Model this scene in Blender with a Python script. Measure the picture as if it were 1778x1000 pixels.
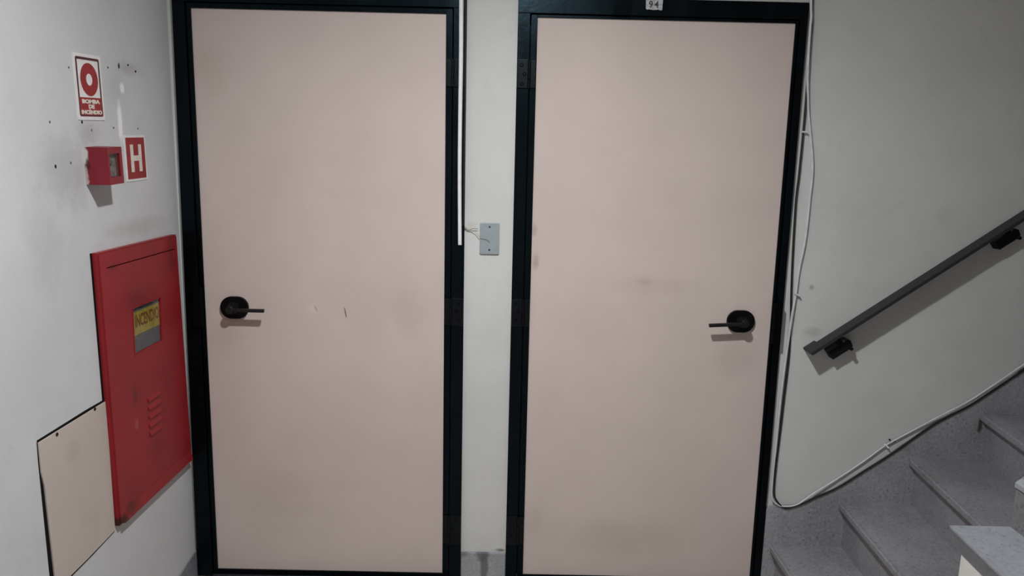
import bpy, bmesh, math, random
from mathutils import Vector, Matrix, noise
random.seed(7)
sc = bpy.context.scene
for o in list(bpy.data.objects):
    bpy.data.objects.remove(o)
COL = sc.collection
R = math.radians

# ------------------------------------------------------------------ camera, world, exposure
cam_d = bpy.data.cameras.new('camera')
cam = bpy.data.objects.new('camera', cam_d)
COL.objects.link(cam)
cam_d.sensor_width = 36.0
cam_d.lens = 26.82
cam_d.clip_start = 0.02
CR = Matrix(((0.99974, -0.02179, -0.00464), (-0.00078, 0.17411, -0.98473), (0.02226, 0.98448, 0.17405)))
cam.matrix_world = Matrix.Translation((1.1214, -2.7676, 1.6329)) @ CR.to_4x4()
sc.camera = cam

w = bpy.data.worlds.new('world')
sc.world = w
w.use_nodes = True
w.node_tree.nodes['Background'].inputs[0].default_value = (0.55, 0.6, 0.7, 1)
w.node_tree.nodes['Background'].inputs[1].default_value = 0.05

sc.view_settings.view_transform = 'Standard'
sc.view_settings.look = 'None'
sc.view_settings.gamma = 1
sc.view_settings.exposure = 0.0
sc.view_settings.use_curve_mapping = False
LAMP = (1.11, -1.46, 2.64)
LAMP_R = 0.055
LAMP_POWER = 2010.0
LAMP_COL = (1.0, 0.995, 0.985)
LAMP_FOCUS = 0.6          # lens throws more light downwards than sideways

# ------------------------------------------------------------------ materials
class NT:
    """tiny node-tree builder"""
    def __init__(self, name):
        self.m = bpy.data.materials.new(name)
        self.m.use_nodes = True
        self.t = self.m.node_tree
        self.b = self.t.nodes['Principled BSDF']
        self.pos = None

    def n(self, typ, **kw):
        nd = self.t.nodes.new(typ)
        for k, v in kw.items():
            setattr(nd, k, v)
        return nd

    def l(self, a, b):
        self.t.links.new(a, b)

    def P(self):
        if self.pos is None:
            self.pos = self.n('ShaderNodeNewGeometry').outputs['Position']
        return self.pos

    def noise(self, scale, detail=4, rough=.55, vec=None, stretch=None):
        nd = self.n('ShaderNodeTexNoise')
        nd.inputs['Scale'].default_value = scale
        nd.inputs['Detail'].default_value = detail
        nd.inputs['Roughness'].default_value = rough
        v = vec or self.P()
        if stretch:
            mp = self.n('ShaderNodeMapping')
            mp.inputs['Scale'].default_value = stretch
            self.l(v, mp.inputs['Vector'])
            v = mp.outputs[0]
        self.l(v, nd.inputs['Vector'])
        return nd.outputs['Fac']

    def ramp(self, fac, a, b, lo=0., hi=1.):
        nd = self.n('ShaderNodeMapRange')
        nd.interpolation_type = 'SMOOTHSTEP'
        nd.inputs['From Min'].default_value = a
        nd.inputs['From Max'].default_value = b
        nd.inputs['To Min'].default_value = lo
        nd.inputs['To Max'].default_value = hi
        self.l(fac, nd.inputs['Value'])
        return nd.outputs[0]

    def math(self, op, a, b):
        nd = self.n('ShaderNodeMath', operation=op)
        for i, v in enumerate((a, b)):
            if isinstance(v, (int, float)):
                nd.inputs[i].default_value = v
            else:
                self.l(v, nd.inputs[i])
        return nd.outputs[0]

    def mix(self, fac, a, b):
        nd = self.n('ShaderNodeMix', data_type='RGBA')
        if isinstance(fac, (int, float)):
            nd.inputs[0].default_value = fac
        else:
            self.l(fac, nd.inputs[0])
        for i, v in ((6, a), (7, b)):
            if isinstance(v, tuple):
                nd.inputs[i].default_value = (*v[:3], 1)
            else:
                self.l(v, nd.inputs[i])
        return nd.outputs[2]

    def blob(self, c, r, soft=.2, nscale=30, namt=.8, rot=None):
        """mask of a stain: an ellipsoid round c with ragged edge"""
        s = self.n('ShaderNodeVectorMath', operation='SUBTRACT')
        self.l(self.P(), s.inputs[0])
        s.inputs[1].default_value = c
        v = s.outputs[0]
        if rot:
            rt = self.n('ShaderNodeVectorRotate', rotation_type='EULER_XYZ')
            self.l(v, rt.inputs['Vector'])
            rt.inputs['Rotation'].default_value = rot
            v = rt.outputs[0]
        d = self.n('ShaderNodeVectorMath', operation='DIVIDE')
        self.l(v, d.inputs[0])
        d.inputs[1].default_value = r
        ln = self.n('ShaderNodeVectorMath', operation='LENGTH')
        self.l(d.outputs[0], ln.inputs[0])
        nz = self.noise(nscale, 5, .65)
        e = self.math('ADD', ln.outputs['Value'], self.math('MULTIPLY', self.math('SUBTRACT', nz, .5), namt))
        return self.ramp(e, 1.0, soft)

    def stain(self, col, c, r, tint, amt, **kw):
        return self.mix(self.math('MULTIPLY', self.blob(c, r, **kw), amt), col, tint)

    def bump(self, h, strength=.2, dist=.002, prev=None):
        nd = self.n('ShaderNodeBump')
        nd.inputs['Strength'].default_value = strength
        nd.inputs['Distance'].default_value = dist
        self.l(h, nd.inputs['Height'])
        if prev is not None:
            self.l(prev, nd.inputs['Normal'])
        return nd.outputs[0]

    def done(self, col, rough=.5, normal=None, metal=0, spec=.5):
        if isinstance(col, tuple):
            self.b.inputs['Base Color'].default_value = (*col[:3], 1)
        else:
            self.l(col, self.b.inputs['Base Color'])
        if isinstance(rough, (int, float)):
            self.b.inputs['Roughness'].default_value = rough
        else:
            self.l(rough, self.b.inputs['Roughness'])
        self.b.inputs['Metallic'].default_value = metal
        self.b.inputs['Specular IOR Level'].default_value = spec
        if normal is not None:
            self.l(normal, self.b.inputs['Normal'])
        return self.m

XL = -0.0815          # left wall face
YB = 0.004            # back wall face
FL = -0.03            # floor level
CE = 2.75             # ceiling level

def simple(name, col, rough=.5, metal=0, spec=.5, vary=.12, scale=40, bump=.0):
    k = NT(name)
    f = k.noise(scale, 4)
    c = k.mix(k.ramp(f, .3, .7), tuple(v * (1 - vary) for v in col), tuple(min(1, v * (1 + vary)) for v in col))
    nrm = k.bump(f, bump, .001) if bump else None
    return k.done(c, rough, nrm, metal, spec)

def wall_material(name, col, left=False, right=False):
    k = NT(name)
    f = k.noise(2.2, 5, .6)
    c = k.mix(k.ramp(f, .3, .7), tuple(v * .95 for v in col), tuple(v * 1.04 for v in col))
    g = k.noise(14, 6, .7)
    c = k.mix(k.math('MULTIPLY', k.ramp(g, .52, .75), .18), c, tuple(v * .72 for v in col))
    if left:
        dk = (.22, .21, .22)
        c = k.stain(c, (XL, -.70, 1.57), (.2, .16, .13), dk, .30, soft=.1, nscale=16, namt=1.3)
        c = k.stain(c, (XL, -.55, 1.665), (.2, .10, .05), dk, .32, soft=.1, nscale=22, namt=1.1)
        c = k.stain(c, (XL, -.63, 1.50), (.2, .07, .10), dk, .25, soft=.1, nscale=18, namt=1.1)
        c = k.stain(c, (XL, -.80, 1.38), (.2, .12, .2), dk, .16, soft=.1, nscale=12, namt=1.2)
        c = k.stain(c, (XL, -.30, 1.865), (.2, .10, .03), dk, .35, soft=.1, nscale=30, namt=1.2)
        c = k.stain(c, (XL, -.40, 1.80), (.2, .10, .10), dk, .14, soft=.1, nscale=10, namt=1.2)
        c = k.stain(c, (XL, -.372, 1.70), (.2, .018, .085), (.86, .86, .88), .85, soft=.4, nscale=40, namt=.7)
        c = k.stain(c, (XL, -.346, 1.803), (.2, .018, .022), (.86, .86, .88), .8, soft=.4, nscale=60, namt=.7)
        c = k.stain(c, (XL, -.30, 1.37), (.2, .30, .045), (.30, .29, .28), .38, soft=.1, nscale=14, namt=1.0)
    if right:
        dk = (.16, .15, .14)
        c = k.stain(c, (2.24, YB, 1.17), (.012, .2, .012), dk, .5, soft=.3, nscale=60)
        c = k.stain(c, (2.26, YB, 1.0), (.05, .2, .03), dk, .3, soft=.1, nscale=30)
        c = k.stain(c, (1.115, YB, .097), (.035, .2, .010), (.1, .09, .08), .8, soft=.1, nscale=70, namt=1.5)
        c = k.stain(c, (.985, YB, 1.37), (.03, .2, .025), (.45, .40, .32), .35, soft=.2, nscale=60)
    n1 = k.bump(k.noise(7, 4), .25, .012)
    n2 = k.bump(k.noise(90, 4), .12, .002, n1)
    return k.done(c, .62, n2, spec=.35)

WHITE = (.62, .63, .62)
M = {}
M['wall_left'] = wall_material('aged_white_plaster_left', (.54, .555, .578), left=True)
M['wall_back'] = wall_material('aged_white_plaster_back', (.585, .597, .592), right=True)
M['wall_plain'] = wall_material('aged_white_plaster', (.72, .70, .67))
M['ceiling'] = wall_material('ceiling_paint', (.66, .66, .65))

def black_paint(name, col, rough=.38):
    k = NT(name)
    f = k.noise(9, 5, .6, stretch=(1, 1, .25))
    c = k.mix(k.ramp(f, .45, .75), col, tuple(v * 1.9 for v in col))
    n = k.bump(k.noise(45, 4), .22, .002)
    return k.done(c, k.ramp(f, .3, .7, rough * .8, rough * 1.25), n, spec=.19)
M['frame'] = black_paint('black_gloss_paint', (.0014, .0016, .0021), .30)
M['frame'].node_tree.nodes['Principled BSDF'].inputs['Specular Tint'].default_value = (.45, .78, 1, 1)  # blue put into the gloss to stand in for a bluish reflection
M['hardware'] = simple('black_hinge_paint', (.0016, .0017, .0022), .32, spec=.27)
M['hardware'].node_tree.nodes['Principled BSDF'].inputs['Specular Tint'].default_value = (.7, .85, 1, 1)  # hinges carry the same painted blue reflection, weaker
M['dull_black'] = simple('dull_black_paint', (.0022, .0023, .0028), .85, spec=.04)
M['handle'] = simple('matte_black_metal', (.0025, .0025, .003), .42, spec=.12)
M['lever'] = simple('satin_black_metal', (.006, .006, .0065), .34, spec=.4)

def door_material(name, tint, stains):
    k = NT(name)
    f = k.noise(3.0, 5, .6)
    c = k.mix(k.ramp(f, .3, .7), tuple(v * .965 for v in tint), tuple(v * 1.03 for v in tint))
    g = k.noise(24, 6, .7, stretch=(1, 1, .4))
    c = k.mix(k.math('MULTIPLY', k.ramp(g, .55, .78), .16), c, tuple(v * .78 for v in tint))
    for cc, rr, tt, am, kw in stains:
        c = k.stain(c, cc, rr, tt, am, **kw)
    n = k.bump(k.noise(3.5, 3), .15, .012)
    n = k.bump(k.noise(160, 3), .08, .001, n)
    return k.done(c, .52, n, spec=.35)
PINK = (.575, .492, .466)
dkp = (.20, .15, .13)
M['door_1'] = door_material('pinkish_beige_laminate_left', PINK, [
    ((.4096, 0, 1.052), (.006, .2, .016), (.06, .045, .04), .75, dict(soft=.4, nscale=90, rot=(0, .5, 0))),
    ((.400, 0, 1.05), (.035, .2, .03), (.66, .60, .56), .55, dict(soft=.2, nscale=40)),
    ((.5195, 0, 1.037), (.0035, .2, .027), (.05, .04, .04), .8, dict(soft=.4, nscale=90, rot=(0, .18, 0))),
    ((.505, 0, .985), (.05, .2, .05), (.62, .56, .53), .4, dict(soft=.1, nscale=30)),
    ((.75, 0, 1.05), (.10, .2, .16), dkp, .10, dict(soft=.1, nscale=14, namt=1.2)),
    ((.22, 0, .33), (.25, .2, .22), dkp, .13, dict(soft=.1, nscale=9, namt=1.2)),
    ((.08, 0, .93), (.09, .2, .09), dkp, .12, dict(soft=.1, nscale=14, namt=1.2)),
    ((.06, 0, 1.90), (.10, .2, .14), (.36, .31, .24), .25, dict(soft=.1, nscale=9, namt=1.2)),
])
M['door_2'] = door_material('pinkish_beige_laminate_right', PINK, [
    ((1.2187, 0, 1.242), (.02, .2, .045), dkp, .42, dict(soft=.1, nscale=30, namt=1.1)),
    ((1.21, 0, 1.36), (.018, .2, .03), dkp, .34, dict(soft=.1, nscale=40, namt=1.1)),
    ((1.242, 0, .235), (.05, .2, .12), dkp, .12, dict(soft=.1, nscale=16, namt=1.2)),
    ((1.666, 0, 1.166), (.26, .2, .05), dkp, .10, dict(soft=.1, nscale=12, namt=1.2)),
    ((1.62, 0, 1.178), (.05, .2, .018), dkp, .18, dict(soft=.1, nscale=30, namt=1.2)),
    ((1.98, 0, .90), (.14, .2, .10), dkp, .12, dict(soft=.1, nscale=14, namt=1.2)),
    ((1.60, 0, .16), (.34, .2, .12), dkp, .14, dict(soft=.1, nscale=9, namt=1.2)),
])
M['panel'] = door_material('beige_painted_board', (.50, .438, .408), [
    ((XL, -.76, .79), (.2, .05, .05), dkp, .16, dict(soft=.1, nscale=20, namt=1.2)),
    ((XL, -.70, .60), (.2, .09, .12), dkp, .10, dict(soft=.1, nscale=12, namt=1.2)),
])
M['gap'] = simple('dark_gap', (.006, .006, .006), .8, spec=.1)

def red_paint(name, col, cabinet=False):
    k = NT(name)
    f = k.noise(6, 5, .6)
    c = k.mix(k.ramp(f, .3, .7), tuple(v * .88 for v in col), tuple(v * 1.1 for v in col))
    if cabinet:
        c = k.stain(c, (XL, -.43, .845), (.2, .02, .055), (.07, .012, .014), .55, soft=.2, nscale=40)
        c = k.stain(c, (XL, -.43, .75), (.2, .018, .03), (.40, .12, .12), .35, soft=.2, nscale=40)
        c = k.stain(c, (XL, -.38, 1.15), (.2, .12, .05), (.10, .012, .014), .4, soft=.1, nscale=22, namt=1.1)
        c = k.stain(c, (XL, -.56, .475), (.2, .045, .03), (.03, .014, .010), .9, soft=.4, nscale=60, namt=1.0)
        c = k.stain(c, (XL, -.50, .50), (.2, .045, .03), (.04, .016, .012), .6, soft=.3, nscale=60, namt=1.3)
        c = k.stain(c, (XL, -.51, 1.27), (.2, .03, .015), (.05, .012, .012), .5, soft=.2, nscale=60, namt=1.2)
        c = k.stain(c, (XL, -.12, 1.26), (.2, .05, .10), (.12, .014, .016), .5, soft=.1, nscale=14, namt=1.2)
    else:
        c = k.stain(c, (XL, -.591, 1.60), (.016, .03, .035), (.6, .58, .57), .95, soft=.5, nscale=70, namt=1.2)
        c = k.stain(c, (XL, -.591, 1.535), (.011, .03, .05), (.5, .45, .44), .8, soft=.5, nscale=90, namt=1.4)
        c = k.stain(c, (XL + .01, -.591, 1.575), (.008, .03, .02), (.03, .01, .01), .8, soft=.4, nscale=70, namt=1.2)
    n = k.bump(k.noise(60, 3), .1, .0015)
    return k.done(c, .42, n, spec=.3)
M['red'] = red_paint('red_cabinet_enamel', (.252, .0145, .0190), True)
M['red_box'] = red_paint('red_box_enamel', (.205, .016, .026))
M['sign_white'] = simple('white_sign_plastic', (.72, .71, .72), .4, vary=.05)
M['sign_red'] = simple('sign_red_ink', (.27, .012, .016), .4, vary=.12)
M['sign_dark'] = simple('sign_dark_red_ink', (.060, .008, .012), .4, vary=.3, scale=12)
M['sign_cream'] = simple('sign_cream_ink', (.66, .62, .57), .45, vary=.06)
M['yellow'] = simple('yellow_label', (.50, .37, .06), .5, vary=.15)
M['label_ink'] = simple('red_brown_ink', (.25, .06, .015), .5)
M['grey_back'] = simple('grey_cabinet_interior', (.13, .135, .145), .6)
M['box_inside'] = simple('grey_box_interior', (.20, .20, .18), .6, vary=.4, scale=60)
M['hole'] = simple('dark_nail_hole', (.02, .018, .018), .9, spec=.1)
M['chip'] = simple('grey_nail_head', (.10, .09, .085), .6)

def glass():
    k = NT('clear_glass')
    g = k.n('ShaderNodeBsdfGlass')
    g.inputs['IOR'].default_value = 1.45
    g.inputs['Roughness'].default_value = .03
    g.inputs['Color'].default_value = (.9, .93, .92, 1)
    tr = k.n('ShaderNodeBsdfTransparent')
    tr.inputs[0].default_value = (.86, .88, .88, 1)
    gl = k.n('ShaderNodeBsdfGlossy')
    gl.inputs['Roughness'].default_value = .05
    fr = k.n('ShaderNodeFresnel')
    fr.inputs['IOR'].default_value = 1.45
    bf = k.n('ShaderNodeNewGeometry')
    mx = k.n('ShaderNodeMixShader')
    k.l(k.math('MULTIPLY', fr.outputs[0], k.math('SUBTRACT', 1.0, bf.outputs['Backfacing'])), mx.inputs[0])
    k.l(tr.outputs[0], mx.inputs[1])
    k.l(gl.outputs[0], mx.inputs[2])
    k.l(mx.outputs[0], k.t.nodes['Material Output'].inputs['Surface'])
    k.t.nodes.remove(g)
    return k.m
M['glass'] = glass()
M['plate'] = simple('blue_grey_plate_enamel', (.30, .345, .375), .4, vary=.05)
M['plate_screw'] = simple('dark_screw', (.03, .03, .035), .5)
M['conduit'] = simple('white_pvc', (.80, .80, .82), .4, vary=.05)
M['cable_white'] = simple('white_cable_sheath', (.60, .60, .63), .45, vary=.08)
M['cable_black'] = simple('black_cable_sheath', (.006, .006, .007), .5)
M['wire'] = simple('tan_bare_wire', (.36, .29, .19), .5)
M['wire_dark'] = simple('dull_copper_wire', (.16, .14, .12), .5)
M['rail'] = simple('charcoal_rail_paint', (.030, .030, .034), .5, spec=.2, vary=.1)
M['bracket'] = simple('black_bracket_paint', (.006, .006, .006), .55, spec=.2)
M['number_plate'] = simple('chipped_white_tag', (.42, .44, .45), .5, vary=.25, scale=120)

def terrazzo(name, base, dark, light, scale=1.0, stains=(), rough=.45):
    k = NT(name)
    f = k.noise(4, 5, .6)
    c = k.mix(k.ramp(f, .3, .7), tuple(v * .82 for v in base), tuple(v * 1.12 for v in base))
    g = k.noise(85 * scale, 4, .7)
    c = k.mix(k.math('MULTIPLY', k.ramp(g, .50, .66), .45), c, light)
    c = k.mix(k.math('MULTIPLY', k.ramp(g, .44, .32), .45), c, dark)
    v = k.n('ShaderNodeTexVoronoi')
    v.inputs['Scale'].default_value = 75 * scale
    k.l(k.P(), v.inputs['Vector'])
    sp = k.ramp(v.outputs['Distance'], .22, .12)
    cr = k.n('ShaderNodeSeparateColor')
    k.l(v.outputs['Color'], cr.inputs[0])
    sp = k.math('MULTIPLY', sp, k.ramp(cr.outputs[0], .62, .68))
    c = k.mix(k.math('MULTIPLY', sp, .75), c, dark)
    for cc, rr, tt, am, kw in stains:
        c = k.stain(c, cc, rr, tt, am, **kw)
    n = k.bump(g, .1, .001)
    return k.done(c, rough, n, spec=.35)
M['tread'] = terrazzo('grey_terrazzo_tread', (.225, .225, .243), (.045, .05, .055), (.33, .33, .35))
M['riser'] = terrazzo('grey_terrazzo_riser', (.24, .237, .255), (.045, .05, .055), (.34, .34, .36))
M['skirt'] = terrazzo('grey_terrazzo_skirting', (.285, .285, .308), (.04, .05, .055), (.44, .44, .47), stains=[
    ((2.60, -.012, .56), (.10, .2, .03), (.06, .055, .055), .4, dict(soft=.1, nscale=40, namt=1.2)),
    ((2.92, -.012, .655), (.012, .2, .045), (.02, .02, .02), .85, dict(soft=.4, nscale=60, namt=1.0)),
    ((2.62, -.012, .60), (.03, .2, .012), (.02, .02, .02), .8, dict(soft=.3, nscale=70, namt=1.3)),
])
M['coping'] = terrazzo('pale_terrazzo_coping', (.245, .26, .29), (.06, .06, .065), (.31, .325, .35))
M['coping_shaded'] = terrazzo('shaded_terrazzo_parapet', (.150, .150, .158), (.05, .05, .055), (.20, .20, .21))  # coping terrazzo darkened so the sides turned to the lamp look shaded
M['cream'] = wall_material('cream_parapet_paint', (.62, .605, .585))
M['baseboard'] = terrazzo('pale_grey_terrazzo_baseboard', (.33, .335, .36), (.10, .10, .11), (.44, .45, .49), 1.3, stains=[
    ((1.043, -.01, .088), (.035, .2, .05), (.10, .105, .115), .8, dict(soft=.4, nscale=26, namt=1.1)),
    ((1.05, -.01, .03), (.02, .2, .10), (.11, .115, .125), .8, dict(soft=.4, nscale=26, namt=1.1)),
    ((.965, -.01, .085), (.03, .2, .02), (.10, .09, .085), .6, dict(soft=.2, nscale=40, namt=1.0)),
])
M['baseboard_dark'] = terrazzo('grey_terrazzo_baseboard', (.20, .205, .23), (.05, .05, .06), (.26, .27, .30), 1.3)
M['floor'] = terrazzo('grey_terrazzo_floor', (.36, .33, .30), (.10, .10, .11), (.46, .43, .40))
M['sill'] = terrazzo('dark_granite_sill', (.022, .024, .03), (.006, .006, .007), (.10, .10, .11), 1.4)
M['lamp_base'] = simple('white_lamp_socket', (.7, .7, .7), .5)
k = NT('lit_lamp_lens')
gm = k.n('ShaderNodeNewGeometry')
dt = k.n('ShaderNodeVectorMath', operation='DOT_PRODUCT')
k.l(gm.outputs['Incoming'], dt.inputs[0])
k.l(gm.outputs['Normal'], dt.inputs[1])
k.b.inputs['Emission Color'].default_value = (*LAMP_COL, 1)
k.l(k.math('MULTIPLY', k.math('POWER', k.math('MAXIMUM', dt.outputs['Value'], .001), LAMP_FOCUS), LAMP_POWER), k.b.inputs['Emission Strength'])
M['bulb'] = k.done((.8, .8, .8), .5)

# ------------------------------------------------------------------ mesh helpers (world coordinates)
def box_bm(bm, x0, x1, y0, y1, z0, z1, bev=0, seg=2):
    vs = [bm.verts.new((x, y, z)) for x in (x0, x1) for y in (y0, y1) for z in (z0, z1)]
    fs = [(0, 1, 3, 2), (4, 6, 7, 5), (0, 4, 5, 1), (2, 3, 7, 6), (0, 2, 6, 4), (1, 5, 7, 3)]
    faces = [bm.faces.new([vs[i] for i in f]) for f in fs]
    if bev:
        es = list({e for f in faces for e in f.edges})
        bmesh.ops.bevel(bm, geom=es, offset=bev, segments=seg, affect='EDGES', profile=.6)
    return bm

def prism_bm(bm, pts, axis, a0, a1, bev=0, seg=2):
    """outline of 2-D points extruded along an axis: axis 'y' takes (x, z), 'x' takes (y, z), 'z' takes (x, y)"""
    def mk(p, a):
        return {'y': (p[0], a, p[1]), 'x': (a, p[0], p[1]), 'z': (p[0], p[1], a)}[axis]
    A = [bm.verts.new(mk(p, a0)) for p in pts]
    B = [bm.verts.new(mk(p, a1)) for p in pts]
    n = len(pts)
    fs = [bm.faces.new(A), bm.faces.new(B[::-1])]
    for i in range(n):
        fs.append(bm.faces.new([A[i], B[i], B[(i + 1) % n], A[(i + 1) % n]]))
    if bev:
        es = list({e for f in fs[:2] for e in f.edges})
        bmesh.ops.bevel(bm, geom=es, offset=bev, segments=seg, affect='EDGES', profile=.6)
    return bm

def cyl_bm(bm, c, axis, rad, a0, a1, seg=20, rad2=None, bev=0):
    rad2 = rad if rad2 is None else rad2
    A, B = [], []
    for i in range(seg):
        t = 2 * math.pi * i / seg
        for lst, rr, a in ((A, rad, a0), (B, rad2, a1)):
            u, v = rr * math.cos(t), rr * math.sin(t)
            p = {'y': (c[0] + u, a, c[1] + v), 'x': (a, c[0] + u, c[1] + v), 'z': (c[0] + u, c[1] + v, a)}[axis]
            lst.append(bm.verts.new(p))
    fs = [bm.faces.new(A), bm.faces.new(B[::-1])]
    for i in range(seg):
        bm.faces.new([A[i], B[i], B[(i + 1) % seg], A[(i + 1) % seg]])
    if bev:
        bmesh.ops.bevel(bm, geom=list(fs[1].edges), offset=bev, segments=3, affect='EDGES')
    return bm

def smooth_path(pts, sub=6):
    out = []
    P = [Vector(p) for p in pts]
    P = [P[0] * 2 - P[1]] + P + [P[-1] * 2 - P[-2]]
    for i in range(1, len(P) - 2):
        for j in range(sub):
            t = j / sub
            a, b, c, d = P[i - 1:i + 3]
            out.append(.5 * ((2 * b) + (c - a) * t + (2 * a - 5 * b + 4 * c - d) * t * t + (3 * b - a - 3 * c + d) * t ** 3))
    out.append(P[-2])
    return out

def tube_bm(bm, pts, rad, sub=6, seg=8, round_end=False):
    P = smooth_path(pts, sub) if sub > 1 else [Vector(p) for p in pts]
    n = len(P)
    rf = rad if callable(rad) else (lambda t: rad)
    up = Vector((0, 1, 0))
    rings = []
    for i, p in enumerate(P):
        t = (P[min(i + 1, n - 1)] - P[max(i - 1, 0)]).normalized()
        a = (up - t * up.dot(t))
        if a.length < 1e-4:
            a = Vector((1, 0, 0)) - t * t.x
        a.normalize()
        b = t.cross(a)
        rr = rf(i / (n - 1))
        rings.append([bm.verts.new(p + (a * math.cos(q) + b * math.sin(q)) * rr) for q in [2 * math.pi * s / seg for s in range(seg)]])
    for A, B in zip(rings, rings[1:]):
        for s in range(seg):
            bm.faces.new([A[s], A[(s + 1) % seg], B[(s + 1) % seg], B[s]])
    bm.faces.new(rings[0][::-1])
    bm.faces.new(rings[-1])
    return bm

def bmn():
    return bmesh.new()

def empty(name, loc, label=None, cat=None, group=None, kind=None):
    o = bpy.data.objects.new(name, None)
    o.empty_display_size = .05
    COL.objects.link(o)
    o.location = loc
    return tag(o, label, cat, group, kind)

def tag(o, label=None, cat=None, group=None, kind=None):
    for kk, v in (('label', label), ('category', cat), ('group', group), ('kind', kind)):
        if v:
            o[kk] = v
    return o

def base_of(o):
    v = Vector((0, 0, 0))
    while o is not None:
        v += o.location
        o = o.parent
    return v

def obj(name, bm, mat, parent=None, loc=None, smooth=False, label=None):
    """links a bmesh given in world coordinates as one mesh object, its origin at loc"""
    bmesh.ops.recalc_face_normals(bm, faces=bm.faces)
    off = Vector(loc) if loc else (base_of(parent) if parent else Vector((0, 0, 0)))
    bmesh.ops.translate(bm, verts=bm.verts, vec=-off)
    me = bpy.data.meshes.new(name)
    bm.to_mesh(me)
    bm.free()
    if smooth:
        for p in me.polygons:
            p.use_smooth = True
        try:
            me.set_sharp_from_angle(angle=R(38))
        except Exception:
            pass
    me.materials.append(M[mat])
    o = bpy.data.objects.new(name, me)
    COL.objects.link(o)
    if parent:
        o.parent = parent
        o.location = off - base_of(parent)
    else:
        o.location = off
    if label:
        o['label'] = label
    return o

def copy_to(o, parent, shift):
    c = o.copy()
    COL.objects.link(c)
    c.parent = parent
    c.location = o.location + Vector(shift)
    return c

def struct(name, bm, mat, label, cat):
    return tag(obj(name, bm, mat), label, cat, kind='structure')

def text_bm(s, size, bold=.0, depth=.0006, sx=1.0):
    cu = bpy.data.curves.new('lettering', 'FONT')
    cu.body = s
    cu.size = size
    cu.align_x = 'CENTER'
    cu.align_y = 'CENTER'
    cu.offset = bold
    cu.extrude = depth / 2
    cu.resolution_u = 4
    o = bpy.data.objects.new('lettering', cu)
    COL.objects.link(o)
    bpy.context.view_layer.update()
    me = bpy.data.meshes.new_from_object(o.evaluated_get(bpy.context.evaluated_depsgraph_get()))
    bm = bmn()
    bm.from_mesh(me)
    bpy.data.objects.remove(o)
    bpy.data.curves.remove(cu)
    bpy.data.meshes.remove(me)
    xs = [v.co.x for v in bm.verts]
    ys = [v.co.y for v in bm.verts]
    cx, cy = (min(xs) + max(xs)) / 2, (min(ys) + max(ys)) / 2
    for v in bm.verts:
        v.co.x = (v.co.x - cx) * sx
        v.co.y -= cy
    return bm

def place(bm, mat4):
    bmesh.ops.transform(bm, matrix=mat4, verts=bm.verts)
    return bm

# local frames for things fixed on walls: local x = right, local y = up, local z = out of the wall
def on_left(y, z, tilt=0, out=0):
    return Matrix.Translation((XL + out, y, z)) @ Matrix.Rotation(tilt, 4, 'X') @ Matrix(((0, 0, 1, 0), (1, 0, 0, 0), (0, 1, 0, 0), (0, 0, 0, 1)))

def on_back(x, z, out=0, tilt=0):
    return Matrix.Translation((x, -out, z)) @ Matrix.Rotation(tilt, 4, 'Y') @ Matrix(((1, 0, 0, 0), (0, 0, -1, 0), (0, 1, 0, 0), (0, 0, 0, 1)))

def rrect(w, h, r, n=5, cx=0, cy=0):
    pts = []
    for qx, qy, a0 in ((1, 1, 0), (-1, 1, 90), (-1, -1, 180), (1, -1, 270)):
        for i in range(n + 1):
            a = R(a0 + 90 * i / n)
            pts.append((cx + qx * (w / 2 - r) + r * math.cos(a), cy + qy * (h / 2 - r) + r * math.sin(a)))
    return pts

# ------------------------------------------------------------------ the setting
X_END, Y_END = 4.3, -3.5
D = {1: dict(px0=.003, px1=.8855, pz0=-.002, pz1=2.102, g0=-.0143, g1=.9105, gt=2.121,
             o0t=-.0585, o0b=-.0745, o1=.9575, top=2.170),
     2: dict(px0=1.2025, px1=2.0970, pz0=.000, pz1=2.0975, g0=1.1780, g1=2.1090, gt=2.1085,
             o0t=1.1340, o0b=1.1325, o1=2.1360, top=2.1660)}

bm = bmn()
box_bm(bm, XL - .2, X_END + .2, Y_END - .2, .25, FL - .15, FL)
struct('floor', bm, 'floor', 'grey terrazzo floor of the landing below the two doors', 'floor')
bm = bmn()
box_bm(bm, XL - .2, X_END + .2, Y_END - .2, .25, CE, CE + .15)
struct('ceiling', bm, 'ceiling', 'flat white painted ceiling over the landing', 'ceiling')

bm = bmn()
xs = [XL - .2, -.045, .945, 1.146, 2.124, X_END + .2]
for i in range(5):
    z0 = FL
    if i in (1, 3):
        z0 = 2.145
    box_bm(bm, xs[i], xs[i + 1], YB, YB + .14, z0, CE)
bmesh.ops.remove_doubles(bm, verts=bm.verts, dist=1e-5)
dup = {}
for f in bm.faces:
    key = tuple(round(c, 3) for c in f.calc_center_median())
    dup.setdefault(key, []).append(f)
bmesh.ops.delete(bm, geom=[f for fs in dup.values() if len(fs) > 1 for f in fs], context='FACES_ONLY')
struct('wall_back', bm, 'wall_back', 'off white plastered wall holding both doors and running on up the stairs', 'wall')
bm = bmn()
box_bm(bm, XL - .15, XL, Y_END, YB, FL, CE)
wall_left = struct('wall_left', bm, 'wall_left', 'stained white plastered wall carrying the fire signs and red cabinet', 'wall')
bm = bmn()
box_bm(bm, XL - .15, X_END + .15, Y_END - .15, Y_END, FL, CE)
struct('wall_rear', bm, 'wall_plain', 'white wall of the landing behind the viewer', 'wall')
bm = bmn()
box_bm(bm, X_END, X_END + .15, Y_END, YB, FL, CE)
struct('wall_right', bm, 'wall_plain', 'white wall closing the stairwell on the right', 'wall')

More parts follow.
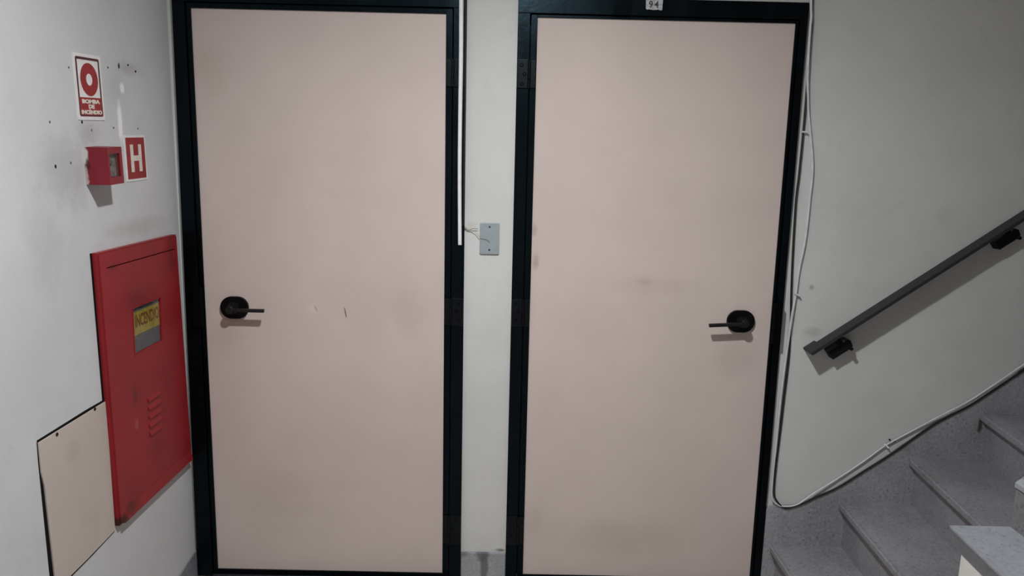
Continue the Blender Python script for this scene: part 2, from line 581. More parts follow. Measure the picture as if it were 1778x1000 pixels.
bm = bmn()
box_bm(bm, .9590, 1.1315, YB - .012, YB, FL, .0885, .002)
struct('baseboard_back', bm, 'baseboard', 'pale grey terrazzo baseboard with dark drip stain between the doors', 'baseboard')
bm = bmn()
prism_bm(bm, [(.002, FL), (.002, .078), (-.16, .0575), (-3.4, .0575), (-3.4, FL)], 'x', XL, XL + .006)
struct('baseboard_left', bm, 'baseboard_dark', 'low grey terrazzo baseboard under the red cabinet wall', 'baseboard')

# holes and chips in the plaster of the left wall
def wall_dot(y, z, ry, rz, mat, name):
    bm = bmn()
    n = 9
    pts = []
    for i in range(n):
        t = 2 * math.pi * i / n
        q = random.uniform(.7, 1.15)
        pts.append((y + ry * .72 * q * math.cos(t), z + rz * .8 * q * math.sin(t)))
    prism_bm(bm, pts, 'x', XL - .0005, XL + .0012)
    return obj(name, bm, mat, wall_left)
for y, z, ry, rz, mat in ((-.6303, 1.8344, .0045, .004, 'chip'), (-.424, 1.8565, .0055, .004, 'chip'), (-.3586, 1.8669, .006, .012, 'hole'),
                     (-.3005, 1.8766, .006, .0045, 'hole'), (-.2543, 1.8622, .007, .005, 'hole'), (-.5852, 1.6914, .005, .006, 'hole'),
                     (-.5375, 1.6707, .003, .005, 'chip'), (-.4142, 1.6811, .005, .004, 'chip'), (-.7373, 1.6854, .004, .0045, 'chip'),
                     (-.2624, 1.6841, .004, .004, 'chip'), (-.7278, 1.5713, .0055, .006, 'hole'), (-.655, 1.58, .004, .005, 'chip')):
    wall_dot(y, z, ry, rz, mat, 'nail_hole')

# ------------------------------------------------------------------ door frames and doors
def hinge(frame, door, xa, xb, la, lb, zt, zb, screws, dirn):
    """xa..xb plate on the jamb, la..lb plate on the leaf edge"""
    h = obj('hinge_plate', box_bm(bmn(), xa, xb, -.0165, -.012, zb, zt, .0020), 'hardware', frame)
    for sx, sz in screws:
        b = bmn()
        cyl_bm(b, (sx, sz), 'y', .0064, -.0165, -.0205, 16, .0038)
        obj('screw', b, 'hardware', h, smooth=True)
    lf = obj('hinge_leaf', box_bm(bmn(), la, lb, -.0125, -.0065, zb + .002, zt - .002, .0014), 'hardware', door)
    b = bmn()
    gx = (xa + lb) / 2 if dirn > 0 else (xb + la) / 2
    for i in range(3):
        d = (zt - zb) / 3
        cyl_bm(b, (gx, -.0125), 'z', .0052, zb + i * d + .0008, zb + (i + 1) * d - .0008, 14)
    obj('knuckle', b, 'hardware', lf, smooth=True)

def door_unit(k, label, frame_label):
    d = D[k]
    fr = empty('trim_%d' % k, ((d['o0b'] + d['o1']) / 2, 0, FL), frame_label, 'door frame', kind='structure')
    yF = -.012
    # jambs and header with the rebate the leaf closes into
    bm = prism_bm(bmn(), [(d['o0b'], FL), (d['g0'] - .0015, FL), (d['g0'] - .0015, d['gt'] + .0015), (d['o0t'], d['gt'] + .0015)], 'y', yF, .09, .0015)
    obj('jamb', bm, 'frame', fr)
    bm = prism_bm(bmn(), [(d['g1'] + .0015, FL), (d['o1'], FL), (d['o1'], d['gt'] + .0015), (d['g1'] + .0015, d['gt'] + .0015)], 'y', yF, .09, .0015)
    obj('jamb', bm, 'frame', fr)
    bm = box_bm(bmn(), d['o0t'], d['o1'], yF, .09, d['gt'] + .0015, d['top'], .0015)
    obj('header', bm, 'frame', fr)
    bm = bmn()
    for a, b_, c, e in ((d['g0'] - .002, d['g0'] + .03, FL, d['gt'] + .002), (d['g1'] - .03, d['g1'] + .002, FL, d['gt'] + .002), (d['g0'], d['g1'], d['gt'] - .03, d['gt'] + .002)):
        box_bm(bm, a, b_, .045, .089, c, e)
    obj('door_stop', bm, 'frame', fr)
    bm = box_bm(bmn(), d['g0'], d['g1'], -.055, .09, FL, -.0235, .001)
    obj('sill', bm, 'sill', fr)
    dr = empty('door_%d' % k, ((d['px0'] + d['px1']) / 2, 0, FL), label, 'door', kind='structure')
    bm = box_bm(bmn(), d['px0'] - .006, d['px1'] + .006, 0, .036, -.012, d['pz1'] + .006)
    obj('leaf', bm, 'door_%d' % k, dr)
    e0, e1, et, eb = d['g0'] + .002, d['g1'] - .002, d['gt'] - .002, -.022
    y0 = -.006
    for nm, b4 in (('edge_strip', (e0, d['px0'], eb, et)), ('edge_strip', (d['px1'], e1, eb, et)),
                   ('edge_strip', (d['px0'], d['px1'], d['pz1'], et)), ('edge_strip', (d['px0'], d['px1'], eb, d['pz0']))):
        bm = box_bm(bmn(), b4[0], b4[1], y0, .038, b4[2], b4[3], .0012)
        obj(nm, bm, 'frame', dr)
    return fr, dr

fr1, dr1 = door_unit(1, 'pinkish beige flush door nearest the red fire cabinet, lever pointing right', 'black painted frame around the door next to the red cabinet')
fr2, dr2 = door_unit(2, 'pinkish beige flush door beside the stairs, lever pointing left', 'black painted frame with a number tag, beside the stairs')

for zt, zb, sc3 in ((1.953, 1.856, None), (1.1033, .999, ((.9408, 1.086), (.9316, 1.0555), (.9393, 1.0252))), (.2477, .127, ((.9373, .231), (.9264, .1972), (.936, .168)))):
    s3 = sc3 or ((.9400, 1.936), (.9310, 1.905), (.9392, 1.873))
    hinge(fr1, dr1, .9150, .9560, .8890, .9068, zt, zb, s3, 1)
for zt, zb, s3 in ((1.955, 1.857, ((1.1501, 1.9356), (1.1609, 1.9048), (1.1525, 1.8714))),
                   (1.1040, 1.0005, ((1.1484, 1.0884), (1.1597, 1.0584), (1.1498, 1.0277))),
                   (.2478, .1297, ((1.1462, .2310), (1.1566, .2000), (1.1465, .1690)))):
    hinge(fr2, dr2, 1.1355, 1.1735, 1.1820, 1.1998, zt, zb, s3, -1)

# strike boxes standing proud over the lock side of the frames
bm = box_bm(bmn(), -.0285, .0005, -.036, -.012, .980, 1.125, .002)
obj('strike_box', bm, 'dull_black', fr1)
bm = box_bm(bmn(), 2.0980, 2.1275, -.036, -.012, .960, 1.112, .002)
obj('strike_box', bm, 'dull_black', fr2)

def handle(door, cx, cz, tipx, tipz):
    s = 1 if tipx > cx else -1
    h = obj('door_handle', prism_bm(bmn(), rrect(.102, .0825, .0400, 10, cx, cz), 'y', -.012, 0, .004, 3), 'handle', door, smooth=True)
    b = bmn()
    cyl_bm(b, (cx - s * .002, cz), 'y', .0225, -.012, -.020, 28, .0215)
    cyl_bm(b, (cx - s * .002, cz), 'y', .0165, -.020, -.060, 28, .0155, .003)
    obj('neck', b, 'lever', h, smooth=True)
    b = bmn()
    ang = math.atan2(tipz - cz, abs(tipx - cx))
    ln = math.hypot(tipx - cx, tipz - cz)
    box_bm(b, -.012, ln, -.0585, -.0455, -.0062, .0062, .0018)
    m = Matrix.Translation((cx, 0, cz)) @ (Matrix.Scale(-1, 4, (1, 0, 0)) if s < 0 else Matrix.Identity(4)) @ Matrix.Rotation(-ang, 4, 'Y')
    place(b, m)
    obj('lever', b, 'lever', h)
handle(dr1, .1125, 1.0490, .2355, 1.0485)
handle(dr2, 1.9840, 1.0382, 1.8556, 1.0300)

# ------------------------------------------------------------------ stairs
RUN, RISE, N_STEP = .252, .184, 7
stair = empty('staircase', (2.6, -.5, FL), 'grey terrazzo staircase climbing to the right past the second door', 'staircase')
def front(kk, y, back=0):
    a = R(2.7 * kk)
    return 2.163 + RUN * kk + back + y * math.tan(a)
YS0, YS1 = -.013, -.992
for kk in range(N_STEP):
    zt = .150 + RISE * kk
    zl = FL if kk == 0 else zt - RISE - .002
    bm = bmn()
    nx = front(kk + 1, YS0) + .03, front(kk + 1, YS1) + .03
    pts = [(front(kk, YS0), YS0), (nx[0], YS0), (nx[1], YS1), (front(kk, YS1), YS1)]
    prism_bm(bm, pts, 'z', zt - .030, zt)
    es = [e for e in bm.edges if abs(e.verts[0].co.z - e.verts[1].co.z) < 1e-5 and all(min((v.co - Vector((front(kk, v.co.y), v.co.y, v.co.z))).length, 9) < 1e-4 for v in e.verts)]
    bmesh.ops.bevel(bm, geom=es, offset=.007, segments=3, affect='EDGES')
    obj('tread', bm, 'tread', stair, smooth=True)
    # raised strip along the nosing
    bm = bmn()
    pts = [(front(kk, YS0, .012), YS0), (front(kk, YS0, .050), YS0), (front(kk, YS1, .050), YS1), (front(kk, YS1, .012), YS1)]
    prism_bm(bm, pts, 'z', zt - .002, zt + .0015)
    obj('nosing_strip', bm, 'riser', stair)
    bm = bmn()
    pts = [(front(kk, YS0, .026), YS0), (front(kk, YS0, .056), YS0), (front(kk, YS1, .056), YS1), (front(kk, YS1, .026), YS1)]
    prism_bm(bm, pts, 'z', zl, zt - .030)
    obj('riser', bm, 'riser', stair)
sk = [(2.1385, FL), (2.1385, .2960), (2.1575, .3120), (2.2459, .3150), (2.3189, .3450), (2.3995, .3880), (2.4925, .4560), (2.5868, .5258),
      (2.6630, .5880), (2.7307, .6430), (2.8623, .7330), (2.9378, .7890), (3.0556, .8760), (3.9, 1.4900), (3.9, FL)]
bm = prism_bm(bmn(), sk, 'y', -.0125, YB - .001, 0)
obj('wall_skirting', bm, 'skirt', stair)

par = empty('stair_parapet', (2.35, -1.1, FL), 'cream half wall with a pale terrazzo coping on the near side of the stairs', 'parapet')
bm = bmn()
prism_bm(bm, [(2.264, -1.012), (4.0, -1.012), (4.0, -1.24), (2.246, -1.24)], 'z', FL, .676)
obj('body', bm, 'cream', par)
bm = bmn()                                            # coping with an undercut edge
tp = [(2.2317, -1.0), (4.05, -1.0), (4.05, -1.26), (2.214, -1.26)]
bt = [(2.2620, -1.010), (4.03, -1.010), (4.03, -1.25), (2.244, -1.25)]
T_ = [bm.verts.new((*p, .7445)) for p in tp]
U_ = [bm.verts.new((*p, .7400)) for p in tp]
V_ = [bm.verts.new((*p, .676)) for p in bt]
bm.faces.new(T_)
bm.faces.new(V_[::-1])
for A_, B_ in ((T_, U_), (U_, V_)):
    for q in range(4):
        bm.faces.new([A_[q], B_[q], B_[(q + 1) % 4], A_[(q + 1) % 4]])
obj('coping', bm, 'coping', par)
bm = bmn()
prism_bm(bm, [(2.384, .7445), (2.384, .850), (2.55, .985), (2.80, 1.180), (3.9, 2.03), (3.9, .7445)], 'y', -1.002, -1.23)
obj('sloping_body', bm, 'coping_shaded', par)
bm = bmn()
prism_bm(bm, [(2.380, .850), (2.380, .862), (3.9, 2.045), (3.9, 2.025)], 'y', -1.0, -1.25, .002)
obj('sloping_coping', bm, 'coping', par)

# ------------------------------------------------------------------ fire hose cabinet
QC = [(-.5864, 1.3220), (-.0640, 1.3217), (-.0350, .4661), (-.5699, .4703)]   # TL TR BR BL
def Q(s, t):
    """s 0..1 across, t 0..1 down the cabinet front"""
    y = (QC[0][0] * (1 - s) + QC[1][0] * s) * (1 - t) + (QC[3][0] * (1 - s) + QC[2][0] * s) * t
    z = (QC[0][1] * (1 - s) + QC[1][1] * s) * (1 - t) + (QC[3][1] * (1 - s) + QC[2][1] * s) * t
    return (y, z)
cab = empty('fire_hose_cabinet', (XL, -.31, .468), 'red fire hose cabinet with a small window, on the stained white wall', 'fire cabinet')
XF = XL + .020
s0, s1, t0, t1 = .075, .955, .0555, .958
def ring_bm(bm, outer, inner, x0, x1):
    vo = [[bm.verts.new((x, *p)) for p in outer] for x in (x0, x1)]
    vi = [[bm.verts.new((x, *p)) for p in inner] for x in (x0, x1)]
    n = len(outer)
    for i in range(n):
        j = (i + 1) % n
        bm.faces.new([vo[1][i], vo[1][j], vi[1][j], vi[1][i]])
        bm.faces.new([vo[0][i], vo[0][j], vi[0][j], vi[0][i]])
        bm.faces.new([vo[0][i], vo[0][j], vo[1][j], vo[1][i]])
        bm.faces.new([vi[0][i], vi[0][j], vi[1][j], vi[1][i]])
    return bm
outer = [Q(0, 0), Q(1, 0), Q(1, 1), Q(0, 1)]
inner = [Q(s0, t0), Q(s1, t0), Q(s1, t1), Q(s0, t1)]
b = ring_bm(bmn(), outer, inner, XL, XF)
es = [e for e in b.edges if all(abs(v.co.x - XF) < 1e-5 for v in e.verts) and all(any((v.co.yz - Vector(p)).length < 1e-5 for p in outer) for v in e.verts)]
bmesh.ops.bevel(b, geom=es, offset=.004, segments=2, affect='EDGES')
obj('frame', b, 'red', cab)
b = bmn()
box_bm(b, XL, XL + .002, -.56, -.06, .49, 1.30)
obj('back_plate', b, 'gap', cab)
din = [Q(s0 + .0003, t0 + .0042), Q(s1 - .0012, t0 + .0042), Q(s1 - .0012, t1 - .0012), Q(s0 + .0003, t1 - .0012)]
win = [(-.4075, 1.1222), (-.2155, 1.1222), (-.2200, .9748), (-.4110, .9748)]
b = ring_bm(bmn(), din, win, XF - .010, XF - .0005)
cdoor = obj('cabinet_door', b, 'red', cab)
b = bmn()
for i in range(4):
    p, q = Vector(win[i]), Vector(win[(i + 1) % 4])
    c = Vector((-.3135, 1.0485))
    pts = [p, q, q + (q - c).normalized() * .006, p + (p - c).normalized() * .006]
    prism_bm(b, [tuple(v) for v in pts], 'x', XF - .0006, XF + .0008)
obj('window_rim', b, 'red', cdoor)
obj('window_backing', prism_bm(bmn(), [(-.416, .966), (-.212, .966), (-.212, 1.128), (-.416, 1.128)], 'x', XF - .0088, XF - .0078), 'grey_back', cdoor)
lab = obj('warning_label', prism_bm(bmn(), [(-.4115, 1.1060), (-.2130, 1.1060), (-.2130, 1.0300), (-.4115, 1.0300)], 'x', XF - .0078, XF - .0072), 'yellow', cdoor, label='yellow label reading INCENDIO behind the glass')
b = text_bm('INCENDIO', .056, .0012, .0004)
wd = max(v.co.x for v in b.verts) * 2
place(b, on_left(-.3035, 1.0745, 0, .0130) @ Matrix.Scale(.164 / wd, 4, (1, 0, 0)))
for v in b.verts:
    pass
obj('lettering', b, 'label_ink', cdoor)
obj('window_pane', prism_bm(bmn(), [(-.412, .970), (-.216, .970), (-.216, 1.124), (-.412, 1.124)], 'x', XF - .0052, XF - .0036), 'glass', cdoor)
# louvres pressed out of the door
for i, (ya, yb, z) in enumerate(((-.349, -.263, .7965), (-.349, -.263, .7668), (-.349, -.263, .7371), (-.349, -.263, .7074), (-.349, -.263, .6777))):
    b = bmn()
    pts = [(XF - .0008, z + .016), (XF + .0045, z + .0015), (XF + .0045, z - .0008), (XF - .0008, z - .0008)]
    A = [b.verts.new((p[0], ya, p[1])) for p in pts]
    B = [b.verts.new((p[0], yb, p[1])) for p in pts]
    b.faces.new(A)
    b.faces.new(B[::-1])
    for j in range(4):
        b.faces.new([A[j], B[j], B[(j + 1) % 4], A[(j + 1) % 4]])
    obj('louvre', b, 'red', cdoor)
# folded lip along the bottom edge
b = bmn()
p0, p1, p2, p3 = Q(.105, .9555), Q(.985, .9555), Q(.995, .998), Q(.030, .998)
f1 = [b.verts.new((XF, *p0)), b.verts.new((XF, *p1)), b.verts.new((XF + .006, p2[0], p2[1])), b.verts.new((XF + .006, p3[0], p3[1]))]
f2 = [b.verts.new((XF - .002, *p0)), b.verts.new((XF - .002, *p1)), b.verts.new((XF - .002, p2[0], p2[1])), b.verts.new((XF - .002, p3[0], p3[1]))]
b.faces.new(f1)
b.faces.new(f2[::-1])
for i in range(4):
    b.faces.new([f1[i], f2[i], f2[(i + 1) % 4], f1[(i + 1) % 4]])
obj('bottom_lip', b, 'red', cab)
# dark strip painted in for the shadow line where cabinet meets plaster
b = prism_bm(bmn(), [(QC[0][0] - .009, 1.322), (QC[0][0], 1.322), (QC[3][0], .4703), (QC[3][0] - .009, .466)], 'x', XL - .0005, XL + .0012)
obj('shadow_line', b, 'gap', cab)

# ------------------------------------------------------------------ access panel low on the left wall
pan = empty('access_panel', (XL, -.72, .44), 'flat beige board over an opening low in the left wall beside the cabinet', 'panel')
b = prism_bm(bmn(), [(-.9080, .8200), (-.9070, .8720), (-.9050, .8790), (-.800, .8800), (-.68, .8815), (-.5720, .8800), (-.5720, .452), (-.70, .4440), (-.905, .4380), (-.9035, .499)], 'x', XL - .0004, XL + .0006)
obj('recess', b, 'gap', pan)
b = prism_bm(bmn(), [(-.9045, .8725), (-.9040, .7900), (-.8955, .7480), (-.8868, .4870), (-.886, .4480), (-.730, .4510), (-.5745, .4580), (-.5745, .8735)], 'x', XL + .0006, XL + .0042, .0005)
obj('board', b, 'panel', pan)
for y, z in ((-.826, .8655), (-.637, .8711)):
    b = bmn()
    cyl_bm(b, (y, z), 'x', .0055, XL + .0042, XL + .0065, 12, .004)
    obj('screw', b, 'hole', pan)

# ------------------------------------------------------------------ alarm call box
abox = empty('alarm_call_box', (XL, -.549, 1.52), 'small red alarm box with a glass front, below the ring sign', 'alarm box')
TB = Matrix.Translation((0, -.549, 1.5715)) @ Matrix.Rotation(R(2.4), 4, 'X') @ Matrix.Translation((0, .549, -1.5715))
xb0, xb1 = XL, -.0132
hy0, hy1, hz0, hz1 = -.588, -.5085, 1.5195, 1.6245
wy0, wy1, wz0, wz1 = -.5805, -.5225, 1.5405, 1.6065
b = ring_bm(bmn(), [(hy0, hz0), (hy1, hz0), (hy1, hz1), (hy0, hz1)], [(wy0, wz0), (wy1, wz0), (wy1, wz1), (wy0, wz1)], xb0, xb1)
es = [e for e in b.edges if any(abs(v.co.y - q) < 1e-6 for q in (hy0, hy1) for v in e.verts) and abs(e.calc_face_angle(0)) > 1]
bmesh.ops.bevel(b, geom=es, offset=.002, segments=2, affect='EDGES')
obj('housing', place(b, TB), 'red_box', abox)
b = box_bm(bmn(), xb1 - .016, xb1 - .014, wy0, wy1, wz0, wz1)
obj('inner_plate', place(b, TB), 'box_inside', abox)
b = bmn()
cyl_bm(b, ((wy0 + wy1) / 2 - .004, (wz0 + wz1) / 2 + .008), 'x', .008, xb1 - .014, xb1 - .008, 16, .006)
obj('push_button', place(b, TB), 'chip', abox, smooth=True)
b = box_bm(bmn(), xb1 - .0050, xb1 - .0035, wy0, wy1, wz0, wz1)
obj('glass_pane', place(b, TB), 'glass', abox)

# ------------------------------------------------------------------ wall signs
sg = empty('fire_pump_sign', (XL, -.5365, 1.70), 'white and red sign with a red ring reading BOMBA DE INCÊNDIO', 'sign')
T = on_left(-.5365, 1.7895, R(1.9))
obj('plate', place(prism_bm(bmn(), rrect(.141, .181, .003, 2), 'z', .0, .0022), T), 'sign_white', sg)
b = bmn()
o_ = rrect(.123, .162, .006, 4, 0, .0005)
i_ = rrect(.109, .146, .003, 4, 0, .0015)
def flat_ring(b, o, i, z0, z1):
    n = len(o)
    v = [[b.verts.new((p[0], p[1], z)) for p in q] for q in (o, i) for z in (z0, z1)]
    for a in range(n):
        c = (a + 1) % n
        b.faces.new([v[1][a], v[1][c], v[3][c], v[3][a]])
        b.faces.new([v[0][a], v[0][c], v[1][c], v[1][a]])
        b.faces.new([v[2][a], v[2][c], v[3][c], v[3][a]])
    return b
flat_ring(b, o_, i_, .0022, .0027)
obj('border', place(b, T), 'sign_dark', sg)
b = bmn()
o_ = [(0.002 + .0455 * math.cos(2 * math.pi * i / 40), .0215 + .0455 * math.sin(2 * math.pi * i / 40)) for i in range(40)]
i_ = [(0.002 + .0165 * math.cos(2 * math.pi * i / 40), .0215 + .0165 * math.sin(2 * math.pi * i / 40)) for i in range(40)]
flat_ring(b, o_, i_, .0022, .0027)
obj('ring_emblem', place(b, T), 'sign_red', sg)
b = prism_bm(bmn(), rrect(.115, .0490, .003, 3, .0, -.0525), 'z', .0022, .0029)
obj('text_field', place(b, T), 'sign_red', sg)
for s, yy, wd in (('BOMBA', -.0390, .094), ('DE', -.0530, .031), ('INCÊNDIO', -.0672, .108)):
    b = text_bm(s, .0142, .0009, .0005)
    cur = max(v.co.x for v in b.verts) * 2
    place(b, T @ Matrix.Translation((.001, yy, .0031)) @ Matrix.Scale(wd / cur, 4, (1, 0, 0)))
    obj('lettering', b, 'sign_cream', sg)

hs = empty('hydrant_sign', (XL, -.29, 1.52), 'square red sign with a white letter H right of the alarm box', 'sign')
T = on_left(-.2895, 1.5905, R(1.6))
obj('plate', place(prism_bm(bmn(), rrect(.1385, .143, .003, 2), 'z', 0, .0022), T), 'sign_white', hs)
obj('red_field', place(prism_bm(bmn(), rrect(.121, .129, .001, 1), 'z', .0022, .0028), T), 'sign_red', hs)
b = bmn()
box_bm(b, -.036, -.017, -.043, .043, .0028, .0034)
box_bm(b, .017, .036, -.043, .043, .0028, .0034)
box_bm(b, -.017, .017, -.0085, .0085, .0028, .0034)
obj('letter', place(b, T), 'sign_cream', hs)

# ------------------------------------------------------------------ number tag on the second header
tg = empty('number_tag', (1.602, -.012, 2.128), 'chipped white tag reading 94 on the black door header', 'tag')
pts = [(1.5722, 2.1720), (1.5735, 2.1335), (1.5785, 2.1290), (1.583, 2.1312), (1.600, 2.1290), (1.618, 2.1305), (1.623, 2.1283), (1.6300, 2.1300), (1.6312, 2.1700)]
obj('plate', prism_bm(bmn(), pts, 'y', -.0136, -.012), 'number_plate', tg)
for s, x in (('9', 1.590), ('4', 1.6095)):
    b = text_bm(s, .030, .0006, .0005)
    place(b, on_back(x, 2.1475, .0139))
    obj('digit', b, 'plate_screw', tg)

# ------------------------------------------------------------------ blank plate, wires, conduit
bp = empty('blank_wall_plate', (1.0485, YB, 1.267), 'blue grey blank electrical plate on the wall between the doors', 'wall plate')
obj('plate', prism_bm(bmn(), rrect(.0715, .115, .006, 4, 1.0485, 1.3247), 'y', YB - .007, YB, .0022), 'plate', bp)
for x, z in ((1.0482, 1.3676), (1.0483, 1.2833)):
    b = bmn()
    cyl_bm(b, (x, z), 'y', .0037, YB - .007, YB - .0085, 14, .003)
    obj('screw', b, 'plate_screw', bp)
b = tube_bm(bmn(), [(.9480, -.010, 1.379), (.9560, -.006, 1.366), (.9640, -.004, 1.3575), (.9730, -.004, 1.3534), (.9830, -.005, 1.3580), (.9900, -.006, 1.3602), (1.0064, -.006, 1.3595)], .0011, 5, 6)
tag(obj('loose_wire', b, 'wire_dark', loc=(.9480, -.010, 1.379)), 'short thin wire curling out of the frame and ending before the plate', 'wire', 'loose wires by the blank plate')
b = tube_bm(bmn(), [(.9490, -.010, 1.372), (.9620, -.005, 1.3640), (.9751, -.004, 1.3556), (.9961, -.006, 1.3466), (1.0120, -.009, 1.3310), (1.0250, -.010, 1.3282), (1.0383, -.010, 1.3255), (1.0489, -.009, 1.3152)], .0010, 5, 6)
tag(obj('loose_wire', b, 'wire', loc=(.949, -.010, 1.372)), 'longer thin wire reaching from the frame onto the middle of the plate', 'wire', 'loose wires by the blank plate')
b = tube_bm(bmn(), [(.9382, -.0205, 2.42), (.9383, -.0205, 2.1457), (.9392, -.0205, 1.9553), (.9384, -.0205, 1.76), (.9386, -.0205, 1.56), (.9418, -.0205, 1.3200), (.9419, -.0205, 1.3170)], lambda t: .0082 - .0016 * t if t < .985 else .0045, 5, 12)
tag(obj('plastic_conduit', b, 'conduit', loc=(.94, -.0205, 1.317), smooth=True), 'thin white plastic conduit hanging down the black frame between the doors', 'conduit')
b = tube_bm(bmn(), [(.9535, -.0158, 2.40), (.9535, -.0158, 2.1479), (.9520, -.0158, 2.0338), (.9550, -.0158, 1.8595), (.9535, -.0158, 1.661), (.9545, -.0158, 1.4573), (.9540, -.0145, 1.385), (.9500, -.0140, 1.372)], .0034, 5, 8)
tag(obj('frame_cable', b, 'cable_black', loc=(.954, -.0155, 1.372), smooth=True), 'thin black cable running down beside the white plastic conduit', 'cable')

WC = [(2.136, -.018, 2.40), (2.1384, -.018, 2.1844), (2.1444, -.0175, 2.1182), (2.1440, -.0175, 2.0800), (2.1475, -.0160, 1.9644), (2.1553, -.0100, 1.8865), (2.1702, -.0040, 1.7881), (2.2000, -.0035, 1.6180), (2.2007, -.0035, 1.4973), (2.1975, -.0035, 1.3473), (2.1845, -.0035, 1.2326), (2.1807, -.0045, 1.1554), (2.1696, -.0100, 1.0381), (2.1610, -.0080, .8612), (2.1572, -.0060, .7261), (2.1552, -.0060, .5657), (2.1532, -.0080, .4021), (2.1554, -.0130, .3478), (2.1705, -.0170, .3267), (2.1962, -.0170, .3150), (2.2512, -.0165, .3223), (2.3184, -.0090, .3689), (2.4207, -.0040, .4386), (2.5068, -.0040, .5070), (2.5756, -.0040, .5657), (2.6618, -.0040, .6207), (2.7312, -.0060, .6658), (2.7860, -.0090, .7013), (2.8634, -.0100, .7480), (2.9386, -.0090, .8044), (3.0562, -.0080, .8966), (3.0992, -.0080, .9287), (3.9, -.008, 1.52)]
b = tube_bm(bmn(), WC, lambda t: .0045 if t < .48 else .0029, 5, 8)
wc = tag(obj('white_cable', b, 'cable_white', loc=(2.1384, -.008, .32), smooth=True), 'white cable dropping beside the second door then climbing along the stair skirting', 'cable')
BC = [(2.147, -.0075, 2.40), (2.1471, -.0060, 2.1849), (2.1520, -.0060, 2.1091), (2.1524, -.0060, 2.0613), (2.1535, -.0060, 1.9258), (2.1552, -.0060, 1.8276), (2.1558, -.0045, 1.7300), (2.1541, -.0045, 1.5864), (2.1510, -.0045, 1.4960), (2.1534, -.0045, 1.3796), (2.1581, -.0040, 1.2531), (2.1650, -.0035, 1.1245), (2.1714, -.0020, 1.0377), (2.1752, -.0025, .9055), (2.1713, -.0025, .7484), (2.1675, -.0025, .6113), (2.1639, -.0025, .4954), (2.1620, -.0060, .3777), (2.1701, -.0155, .3400), (2.2084, -.0155, .3080), (2.2693, -.0158, .3260), (2.3204, -.0158, .3535), (2.4011, -.0158, .3950), (2.4955, -.0158, .4640), (2.5887, -.0158, .5330), (2.6651, -.0158, .5960), (2.7334, -.0158, .6520), (2.7885, -.0158, .6880), (2.8661, -.0158, .7342), (2.9416, -.0158, .7914), (3.0593, -.0158, .8838), (3.1022, -.0158, .9171), (3.9, -.0158, 1.50)]
b = tube_bm(bmn(), BC, .0038, 5, 8)
tag(obj('black_cable', b, 'cable_black', loc=(2.1471, -.006, .31), smooth=True), 'thin black cable running behind the white one and along the stair skirting', 'cable')
for x, y, z, an in ((2.1565, -.009, 1.7300, 0), (2.1816, -.010, 1.1447, 15), (2.5756, -.0080, .5657, 40)):
    b = bmn()
    box_bm(b, -.009, .011, -.003, .004, -.0028, .0028, .001)
    cyl_bm(b, (.0085, 0), 'y', .0026, -.003, -.007, 10)
    place(b, Matrix.Translation((x, y, z)) @ Matrix.Rotation(R(an), 4, 'Y'))
    obj('cable_clip', b, 'cable_white' if z > .6 else 'conduit', wc)
for x, z in ((2.5909, .5868), (2.6092, .5803)):
    b = bmn()
    cyl_bm(b, (x, z), 'y', .0035, YB, YB - .004, 8)
    obj('nail', b, 'hole', wc)

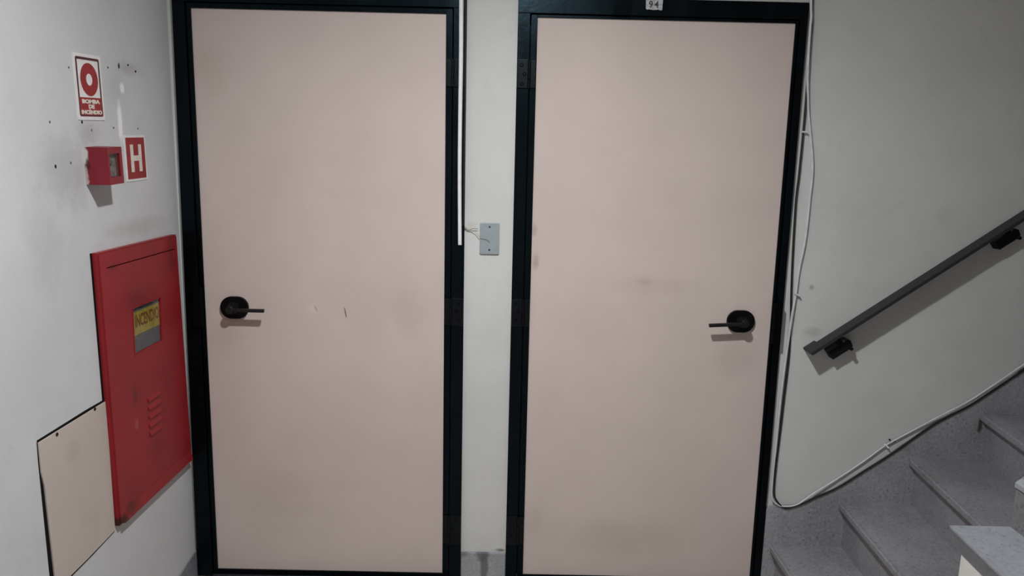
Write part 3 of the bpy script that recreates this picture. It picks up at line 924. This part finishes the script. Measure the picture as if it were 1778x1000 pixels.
# ------------------------------------------------------------------ handrail
hr = empty('handrail', (2.27, YB, .92), 'charcoal flat bar handrail on the wall above the stairs', 'handrail')
dx, dz = .6855, .4930                                # direction of the rail along the wall
L = math.hypot(dx, dz)
ux, uz = dx / L, dz / L
nx_, nz_ = -uz, ux                                   # upwards normal
ox, oz = 2.2340, .9310                               # outer lower corner of the rail
def rp(a, h):
    return (ox + ux * a + nx_ * h, oz + uz * a + nz_ * h)
YO, YI = -.077, -.020
b = bmn()
TH = .012
LEN = 1.75
E_ = .049
out = [(0, YO), (LEN, YO), (LEN, YI), (E_, YI), (E_, YB), (0, YB)]
A = [b.verts.new((rp(a, 0)[0], y, rp(a, 0)[1])) for a, y in out]
B = [b.verts.new((rp(a, TH)[0], y, rp(a, TH)[1])) for a, y in out]
b.faces.new(A)
b.faces.new(B[::-1])
for i in range(6):
    j = (i + 1) % 6
    b.faces.new([A[i], A[j], B[j], B[i]])
bmesh.ops.bevel(b, geom=list(b.edges), offset=.0012, segments=2, affect='EDGES')
obj('rail', b, 'rail', hr)
for a0, dh in ((.062, 0), (.764, .014), (1.50, .014)):
    b = bmn()
    h0, h1 = -.0728 + dh, -.0365 + dh
    pts = [rp(a0, h1), rp(a0 + .082, h1), rp(a0 + .090, h1 - .010), rp(a0 + .086, h0 + .004), rp(a0 + .060, h0), rp(a0, h0)]
    prism_bm(b, pts, 'y', -.040, YB, .0015)
    br = obj('bracket', b, 'bracket', hr)
    b = bmn()
    prism_bm(b, [rp(a0 + .046, .001), rp(a0 + .062, .001), rp(a0 + .062, h1 - .004), rp(a0 + .046, h1 - .004)], 'y', -.038, -.026)
    obj('post', b, 'bracket', br)
    b = bmn()
    q = rp(a0 + .066, h1 + .004)
    cyl_bm(b, q, 'y', .005, -.040, -.044, 10, .004)
    obj('bolt', b, 'chip', br, smooth=True)
    b = bmn()
    q = rp(a0 + .074, h0 + .002)
    cyl_bm(b, q, 'y', .007, -.038, -.050, 10)
    obj('bolt', b, 'bracket', br, smooth=True)

# ------------------------------------------------------------------ ceiling lamp that lights the landing
cl = empty('ceiling_lamp', (LAMP[0], LAMP[1], CE), 'small round white surface spotlight on the landing ceiling', 'lamp')
b = bmn()
cyl_bm(b, LAMP[:2], 'z', LAMP_R + .012, CE, LAMP[2] + .0012, 40)
obj('housing', b, 'lamp_base', cl, smooth=True)
b = bmn()
cyl_bm(b, LAMP[:2], 'z', LAMP_R, LAMP[2] + .0010, LAMP[2], 40)
obj('lens', b, 'bulb', cl)
